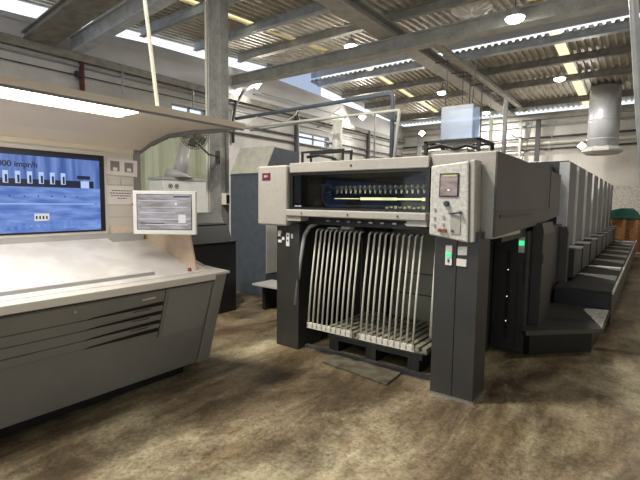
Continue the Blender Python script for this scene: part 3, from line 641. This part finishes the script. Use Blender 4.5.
B(xf+.001, xf+.002, 1.79, 1.90, 1.815, 1.845).build('delivery_icon', 'scr_navy', pn); B(xf+.001, xf+.002, 1.82, 1.89, 1.74, 1.80).build('delivery_icon', 'scr_pale', pn)
B(xf, xf+.0005, y0c, 1.985, 1.375, 1.738).build('lower_image', 'scr_blue2', pn)
B(xf, xf+.001, y0c, 1.93, 1.60, 1.606).build('thin_line', 'scr_pale', pn)
B(xf+.001, xf+.002, 1.45, 1.56, 1.465, 1.525).build('preview_icon', 'scr_white', pn)
m = MB()
for k in range(4): m.box(xf+.002, xf+.003, 1.46+.025*k, 1.472+.025*k, 1.48, 1.505)
m.build('preview_mark', 'scr_navy', pn)
for k in range(16):
    y = 1.80-.052*k; B(xf+.001, xf+.002, y, y+.025, 1.40, 1.45+.012*(k % 3)).build('ink_bar', 'scr_mid', pn)
for k in range(9): B(xf+.001, xf+.002, .98+.10*k, .99+.10*k, 1.66, 1.67).build('scale_mark', 'scr_navy', pn)
def text(body, loc, size, rot, m, parent, name='lettering'):
    cu = bpy.data.curves.new(name, 'FONT'); cu.body = body; cu.size = size; cu.extrude = .001; cu.offset = .0012; cu.align_x = 'LEFT'
    cu.materials.append(M[m]); t_ = bpy.data.objects.new(name, cu); COL.objects.link(t_); bpy.context.view_layer.update()
    me = bpy.data.meshes.new_from_object(t_.evaluated_get(bpy.context.evaluated_depsgraph_get())); bpy.data.objects.remove(t_)
    o = bpy.data.objects.new(name, me); COL.objects.link(o); org = Vector((0, 0, 0)); p = parent
    while p is not None: org += p.location; p = p.parent
    o.parent = parent; o.location = Vector(loc)-org; o.rotation_euler = rot; return o
text('.000 impr/h', (xf+.003, 1.20, 1.893), .062, (math.radians(90), 0, math.radians(90)), 'scr_navy', pn)
# papers on the wall right of the screen
pf_ = MB().obox((-3.99, 2.21, 1.945), X_, (Y_-Z_*.04).normalized(), (Z_+Y_*.04).normalized(), .012, .30, .155).build('photo_card', 'paper', K)
for y in (2.14, 2.275): MB().obox((-3.983, y, 1.95-.04*(y-2.21)), X_, Y_, Z_, .003, .085, .09).build('photo_print', 'arch', pf_)
m = MB()
for y in (2.14, 2.275): m.obox((-3.981, y, 1.925), X_, Y_, Z_, .003, .04, .03)
m.build('photo_highlight', 'paper', pf_)
pn2 = B(-3.998, -3.992, 2.06, 2.32, 1.60, 1.775).build('printed_note', 'paper', K)
m = MB()
for j, (a, b) in enumerate(((2.11, 2.30), (2.09, 2.30), (2.10, 2.29), (2.16, 2.25))): 
    y = a
    while y < b: m.box(-3.992, -3.990, y, min(y+.022, b), 1.725-.024*j, 1.732-.024*j); y += .028
m.build('text_line', 'ink', pn2)
B(-3.998, -3.985, 2.09, 2.30, 1.335, 1.40).build('yellow_note', 'note', K)
# hood: canopy with curved underside, front lip and tube lamp
hp = [(-4.08, 2.13), (-3.99, 2.12), (-3.80, 2.19), (-3.55, 2.245), (-3.28, 2.27), (-3.05, 2.27), (-2.83, 2.25), (-2.80, 2.25), (-2.80, 2.30), (-2.86, 2.31), (-3.12, 2.34), (-3.5, 2.33), (-3.8, 2.28), (-4.08, 2.22)]
n = len(hp); vs = []
for (x, z) in hp: vs.append((x, y0c, z))
for (x, z) in hp: vs.append((x, 2.40+max(0, (x+3.6))*.32, z))
hd = MB().add(vs, [tuple(range(n)), tuple(range(n, 2*n))[::-1]]+[(i, (i+1) % n, n+(i+1) % n, n+i) for i in range(n)]).build('lamp_hood', 'hood', K)
vs = []; ap = [(-4.09, 2.12), (-4.03, 2.165), (-3.82, 2.225), (-3.55, 2.28), (-3.28, 2.30), (-2.98, 2.305)]
ar = MB()
for i in range(len(ap)-1):
    (xa, za), (xb, zb) = ap[i], ap[i+1]; ya = 2.405+max(0, xa+3.6)*.32; yb = 2.405+max(0, xb+3.6)*.32
    ar.add([(xa, ya, za-.07), (xb, yb, zb-.06), (xb, yb, zb+.01), (xa, ya, za+.01), (xa, ya+.03, za-.07), (xb, yb+.03, zb-.06), (xb, yb+.03, zb+.01), (xa, ya+.03, za+.01)],
        [(0, 1, 2, 3), (7, 6, 5, 4), (0, 4, 5, 1), (1, 5, 6, 2), (2, 6, 7, 3), (3, 7, 4, 0)])
ar.build('end_arch', 'arch', K)
B(-2.81, -2.79, y0c, 2.63, 2.238, 2.252).build('front_lip', 'arch', hd)
tl = B(-3.10, -2.84, y0c, 1.70, 2.236, 2.262).build('tube_lamp', 'tube', hd)
B(-3.115, -3.10, y0c, 1.74, 2.232, 2.262).build('lamp_frame', 'cream', hd)
# swivel monitor
mc = Vector((-3.30, 2.20, 1.54)); mn = (-fw).normalized(); mn = Vector((mn.x, mn.y, 0)).normalized(); mx = Z_.cross(mn).normalized(); my = mn.cross(mx)
mo = MB().obox(mc, mx, my, mn, .535, .37, .035).build('monitor', 'bezel', K, bevel=.008)
ms = MB().obox(mc+mn*.019+my*.005, mx, my, mn, .465, .30, .003).build('display', 'black', mo)
MB().obox(mc+mn*.021+my*.005, mx, my, mn, .455, .29, .002).build('screen_image', 'scr_grey', ms)
m = MB()
for (a, b, w_, h_) in ((-.05, .10, .32, .004), (.0, .045, .38, .003), (-.06, .0, .30, .003), (0, -.055, .42, .005), (.02, -.10, .36, .004)): m.obox(mc+mn*.0225+mx*a+my*b, mx, my, mn, w_, h_, .002)
m.build('screen_line', 'scr_white', ms)
MB().obox(mc+mn*.0225+mx*.15+my*.135, mx, my, mn, .14, .012, .002).obox(mc+mn*.0225-mx*.1-my*.09, mx, my, mn, .2, .008, .002).build('screen_bar', 'scr_navy', ms)
MB().obox(mc+mn*.0235+mx*.15-my*.05, mx, my, mn, .06, .07, .002).build('screen_icon', 'scr_white', ms)
MB().obox(mc+mn*.0235+mx*.10+my*.075, mx, my, mn, .02, .02, .002).build('screen_icon', 'scr_white', ms)
T([mc-mn*.02, mc-mn*.12, mc-mn*.30+Vector((0, .0, -.10)), (-3.55, 2.50, 1.15)], .022).build('monitor_arm', 'arch', mo)
T([(-3.97, 2.32, 1.66), (-3.95, 2.28, 1.60), (-3.93, 2.36, 1.50), (-3.95, 2.40, 1.45)], .006).build('red_cord', 'red', K)
B(-3.985, -3.96, 2.33, 2.38, 1.46, 1.60).build('red_holder', 'red', K)
simple(MB().tube([(-3.22, 2.38, 1.03), (-3.22, 2.38, 1.055)], [.02, .012], 10).tube([(-3.26, 2.36, 1.045), (-3.20, 2.40, 1.05)], .006).build('small_knob', 'rust', K), '', '') if False else MB().tube([(-3.22, 2.38, 1.022), (-3.22, 2.38, 1.055)], [.02, .012], 10).build('small_knob', 'orange', K)
# support rod from the hood up to the roof
simple(T([(-3.6, 2.36, 2.33), (-3.6, 2.24, 3.36), (-3.6, 1.98, 5.83)], .017, 8).build('hanging_rod', 'whitepipe'), 'thin pale rod rising from the console hood to the roof', 'rod')

# ------------------------------------------------------------------ left wall services
simple(T([(-10.93, 5.13, 0), (-10.93, 5.13, 4.84)], .06, 10).build('downpipe', 'rust', smooth=True), 'rust red upright pipe on the left wall below the sloping girder', 'pipe')
simple(T([(-10.95, -3, 4.5), (-10.95, 8.6, 4.54), (-10.95, 21.8, 4.50)], .014, 6).build('wall_cable', 'darkpipe'), 'thin dark cable running along the left wall above the hood', 'cable')
simple(T([(-10.93, -3, 4.74), (-10.93, 21.8, 4.76)], .03, 8).build('wall_pipe', 'pipe'), 'grey pipe running directly below the dark rail of the left wall', 'pipe')
simple(T([(-10.9, 8.9, 4.10), (-10.9, 21.7, 4.10)], .035, 8).build('wall_pipe', 'darkpipe'), 'upper dark pipe on the left wall beyond the column', 'pipe')
simple(T([(-10.9, 8.9, 3.84), (-10.9, 21.7, 3.86)], .035, 8).build('wall_pipe', 'darkpipe'), 'lower dark pipe on the left wall beyond the column', 'pipe')
for y, r, z, l in ((6.1, .02, 4.84, 'short thin upright pipe on the left wall right of the rust red pipe'), (8.25, .025, 4.84, 'thin upright pipe on the left wall before the narrow window'), (12.95, .09, 5.0, 'thick dark upright post on the left wall beside the high window'), (15.9, .05, 5.0, 'dark upright post on the left wall beyond the high window'), (18.2, .09, 5.0, 'far dark upright post on the left wall nearest the corner')):
    simple(T([(-10.88, y, 3.0 if y > 9 else 4.3), (-10.88, y, z)], r, 8).build('wall_post', 'darkpipe' if r > .03 else 'pipe'), l, 'post')
simple(MB().tube([(-10.95, 5.0, 4.56), (-10.8, 5.0, 4.52)], .03, 8).box(-10.86, -10.76, 4.93, 5.07, 4.45, 4.58).build('wall_bracket', 'black'), 'small black bracket on the left wall left of the rust red pipe', 'bracket')
simple(T([(-10.9, 9.8, 3.5), (-10.9, 9.8, 4.2), (-10.9, 9.93, 4.75), (-10.8, 10.14, 5.15), (-10.62, 10.4, 5.36)], .05, 8).build('lamp_arm', 'darkpipe', smooth=True), 'curved dark arm holding a floodlight on the left wall', 'arm')
simple(T([(-10.93, 10.7, 5.2), (-10.7, 10.8, 5.25), (-10.7, 16.0, 5.25), (-10.93, 16.1, 5.2)], .022, 8).build('stay_pipe', 'pipe'), 'thin pipe running from the curved lamp arm along the left wall', 'pipe')
simple(T([(-10.85, 14.2, 4.6), (-10.85, 15.3, 5.0), (-10.85, 17.4, 4.85)], .022, 8).build('stay_pipe', 'darkpipe'), 'kinked thin pipe above the high window of the left wall', 'pipe')

# ------------------------------------------------------------------ far wall services
for z, r, mm, l in ((4.62, .045, 'darkpipe', 'upper dark pipe running across the far wall'), (4.36, .075, 'whitepipe', 'thick pale pipe running across the far wall between two dark pipes'), (4.10, .045, 'darkpipe', 'lower dark pipe running across the far wall')):
    simple(T([(-10.9, 21.86, z-.05), (XR-.1, 21.86, z+.05)], r, 8).build('wall_pipe', mm), l, 'pipe')
simple(B(-10.9, XR-.1, 21.9, 21.98, 5.12, 5.20).build('wall_rail', 'pipe'), 'thin rail across the far wall near its top', 'rail')
for x, l, mm, wd in ((-4.26, 'dark upright post on the far wall right of the press top', 'darkpipe', .10), (-5.0, 'thin upright post on the far wall left of the dark one', 'pipe', .05), (-6.9, 'upright post on the far wall behind the suction hood', 'pipe', .12), (-9.9, 'upright post on the far wall nearest the left corner', 'pipe', .12), (-8.4, 'upright post on the far wall between corner and suction hood', 'darkpipe', .07)):
    simple(B(x-wd, x+wd, 21.72, 21.80, 0 if wd > .1 else 2.5, 5.4).build('wall_post', mm), l, 'post')
simple(T([(-5.6, 21.7, 5.0), (-5.2, 21.7, 4.7), (-4.9, 21.7, 4.65), (-4.85, 21.7, 4.45)], .02, 6).build('loose_cable', 'darkpipe'), 'loose dark cable sagging on the far wall above the press', 'cable')
simple(T([(-4.5, 21.7, 5.3), (-4.7, 21.7, 4.2), (-5.0, 21.7, 3.2)], .018, 6).build('loose_cable', 'darkpipe'), 'slanted thin cable left of the dark far wall post', 'cable')
simple(T([(-3.5, 21.95, 5.3), (-3.6, 21.7, 5.2), (-3.9, 21.7, 3.2), (-3.95, 21.97, 3.1)], .015, 6).build('loose_cable', 'pipe'), 'slanted thin cable between the dark far wall post and the duct', 'cable')
# round duct
du = thing('exhaust_duct', (-1.64, 19.8, 3.55), 'large round galvanised duct hanging from the roof near the far wall', 'duct')
T([(-1.64, 19.8, 3.8), (-1.64, 19.8, 6.04)], .51, 32).build('pipe', 'duct', du, smooth=True)
m = MB()
for z in (4.1, 4.8, 5.5): m.ring((-1.64, 19.8, z), X_, Y_, .51, .014, 32, 6)
m.build('seam_band', 'duct', du, smooth=True)
n = 16; vs = []; fs = []
for (r, z) in ((.51, 3.84), (.70, 3.70), (.70, 3.64), (.56, 3.55), (.52, 3.60)): vs += [(-1.64+r*math.cos(2*math.pi*(i+.5)/8), 19.8+r*math.sin(2*math.pi*(i+.5)/8), z) for i in range(8)]
for j in range(4):
    for i in range(8): fs.append((j*8+i, j*8+(i+1) % 8, (j+1)*8+(i+1) % 8, (j+1)*8+i))
fs.append(tuple(range(32, 40)))
MB().add(vs, fs).build('mouth', 'ledge', du)
# oval vent disc in the roof
vd = thing('roof_vent', (-3.72, 10.85, 6.30), 'pale wrinkled round vent cover in the roof between cross beam and ridge', 'vent')
n = 36; vs = [(-3.72, 10.85, 6.17)]; fs = []
for j, (r, z) in enumerate(((.22, 6.17), (.36, 6.19), (.46, 6.24), (.46, 6.36))):
    for i in range(n): rr_ = r*(1+.03*math.sin(i*2.3)); vs.append((-3.72+rr_*math.cos(2*math.pi*i/n), 10.85+rr_*math.sin(2*math.pi*i/n), z+.02*math.sin(i*1.9)))
for i in range(n): fs.append((0, 1+i, 1+(i+1) % n))
for j in range(3):
    for i in range(n): fs.append((1+j*n+i, 1+j*n+(i+1) % n, 1+(j+1)*n+(i+1) % n, 1+(j+1)*n+i))
MB().add(vs, fs).build('cover', 'white', vd)

# leaning pipe at the right
simple(T([(-.52, 6.0, 6.0), (-.30, 6.0, 3.87), (-.16, 6.0, 2.58), (-.06, 6.0, 1.71), (.13, 6.0, 0)], .045, 12).build('upright_pipe', 'pipe', smooth=True), 'tall grey pipe at the right edge beside the walkway', 'pipe')

# ------------------------------------------------------------------ far crates
wb = thing('wooden_crate', (-.6, 18.2, 0), 'orange brown wooden crate beyond the end of the walkway', 'crate')
B(-1.15, -.02, 17.85, 18.7, .1, 1.18).build('box', 'wood', wb)
m = MB()
for x in (-1.13, -.75, -.40, -.1): m.box(x, x+.08, 17.80, 17.85, .05, 1.18)
m.build('batten', 'wood', wb)
for x in (-1.1, -.6, -.14): B(x, x+.10, 17.85, 18.7, 0, .1).build('skid', 'wood', wb)
simple(MB().prism([(-1.17, 1.18), (-1.08, 1.50), (-.8, 1.56), (-.5, 1.55), (-.35, 1.40), (-.22, 1.18)], 'y', 17.8, 18.7).build('green_tarp', 'tarp', bevel=.03), 'dark green tarpaulin bundle lying on the wooden crate', 'tarpaulin')

# ------------------------------------------------------------------ high-bay lamps
LG = 'high-bay lamps'
def lamp(x, y, z, label, top, r=.19, facing=None, watt=LAMP_W):
    t = thing('high_bay_lamp', (x, y, z), label, 'lamp')
    if facing is None:
        T([(x, y, z+.20), (x, y, z+.14), (x, y, z+.02), (x, y, z)], [.06, .09, r, r], 20).build('housing', 'pipe', t)
        T([(x, y, z-.004), (x, y, z-.04), (x, y, z-.07), (x, y, z-.08)], [r*.92, r*.85, r*.6, r*.2], 20).build('lens', 'lampglow', t)
        T([(x, y, z+.2), (x, y, top)], .012, 6).build('hanger', 'darkpipe', t)
        rot = (0, 0, 0); lo = (x, y, z-.10)
    else:
        d = Vector(facing).normalized(); p = Vector((x, y, z)); u = d.orthogonal().normalized(); v = d.cross(u)
        MB().obox(p, u, v, d, .26, .26, .06).build('housing', 'pipe', t)
        MB().obox(p+d*.035, u, v, d, .22, .22, .01).build('lens', 'lampglow', t)
        T([p-d*.03, p-d*.10+Vector((0, 0, .05)), Vector(top)], .015, 6).build('bracket', 'darkpipe', t)
        rot = d.to_track_quat('-Z', 'Y').to_euler(); lo = p+d*.06
    ld = bpy.data.lights.new('lamp_light', 'AREA'); ld.shape = 'DISK'; ld.size = r*2; ld.energy = watt; ld.color = (1, .95, .86)
    lo_ = bpy.data.objects.new('lamp_light', ld); COL.objects.link(lo_); lo_.parent = t; lo_.location = Vector(lo)-Vector((x, y, z)); lo_.rotation_euler = rot
lamp(-6.8, 10.35, 5.86, 'bright round lamp left of the main girder beside the heavy cross beam', 6.33)
lamp(-2.37, 9.42, 5.27, 'bright round lamp at the top of the view in front of the heavy cross beam', 6.27)
lamp(-2.75, 17.0, 5.87, 'bright round lamp near the wide amber strip above the duct', 6.28)
lamp(-6.62, 16.4, 5.82, 'bright round lamp beyond the ridge slit left of the main girder', 6.30)
lamp(-6.2, 20.6, 5.72, 'small distant round lamp close to the far wall left of the main girder', 6.02)
lamp(-10.55, 10.5, 5.45, 'bright floodlight on the curved arm at the left wall', (-10.62, 10.4, 5.42), facing=(.6, -.7, -.5), watt=LAMP_W*.4)
lamp(-10.5, 17.0, 5.42, 'floodlight at the left wall near the far corner', (-10.9, 17.1, 5.45), facing=(.6, -.7, -.5), watt=LAMP_W*.4)
lamp(-9.68, 21.5, 5.22, 'small floodlight on the far wall nearest the left corner', (-9.68, 21.9, 5.25), facing=(.4, -.8, -.5), watt=LAMP_W*.3)
lamp(-2.52, 21.6, 4.12, 'small floodlight on the far wall beside the round duct', (-2.52, 21.9, 4.3), facing=(.1, -.9, -.3), watt=LAMP_W*.3)
# out-of-view lamps added to light the floor, aisle and console
lamp(-3.1, 1.8, 5.75, 'high-bay lamp over the floor in front of the press', 5.85)
lamp(1.6, 6.5, 5.8, 'high-bay lamp over the aisle beside the walkway', 6.05, watt=LAMP_W*.25)
lamp(-4.4, 1.2, 5.6, 'high-bay lamp over the console', 5.75, watt=LAMP_W*.8)
ld = bpy.data.lights.new('tube_light', 'AREA'); ld.shape = 'RECTANGLE'; ld.size = .16; ld.size_y = 2.3; ld.energy = HOOD_W; ld.color = (1, .95, .89)
lo = bpy.data.objects.new('tube_light', ld); COL.objects.link(lo); lo.parent = hd; lo.location = Vector((-2.97, .55, 2.215))-K.location
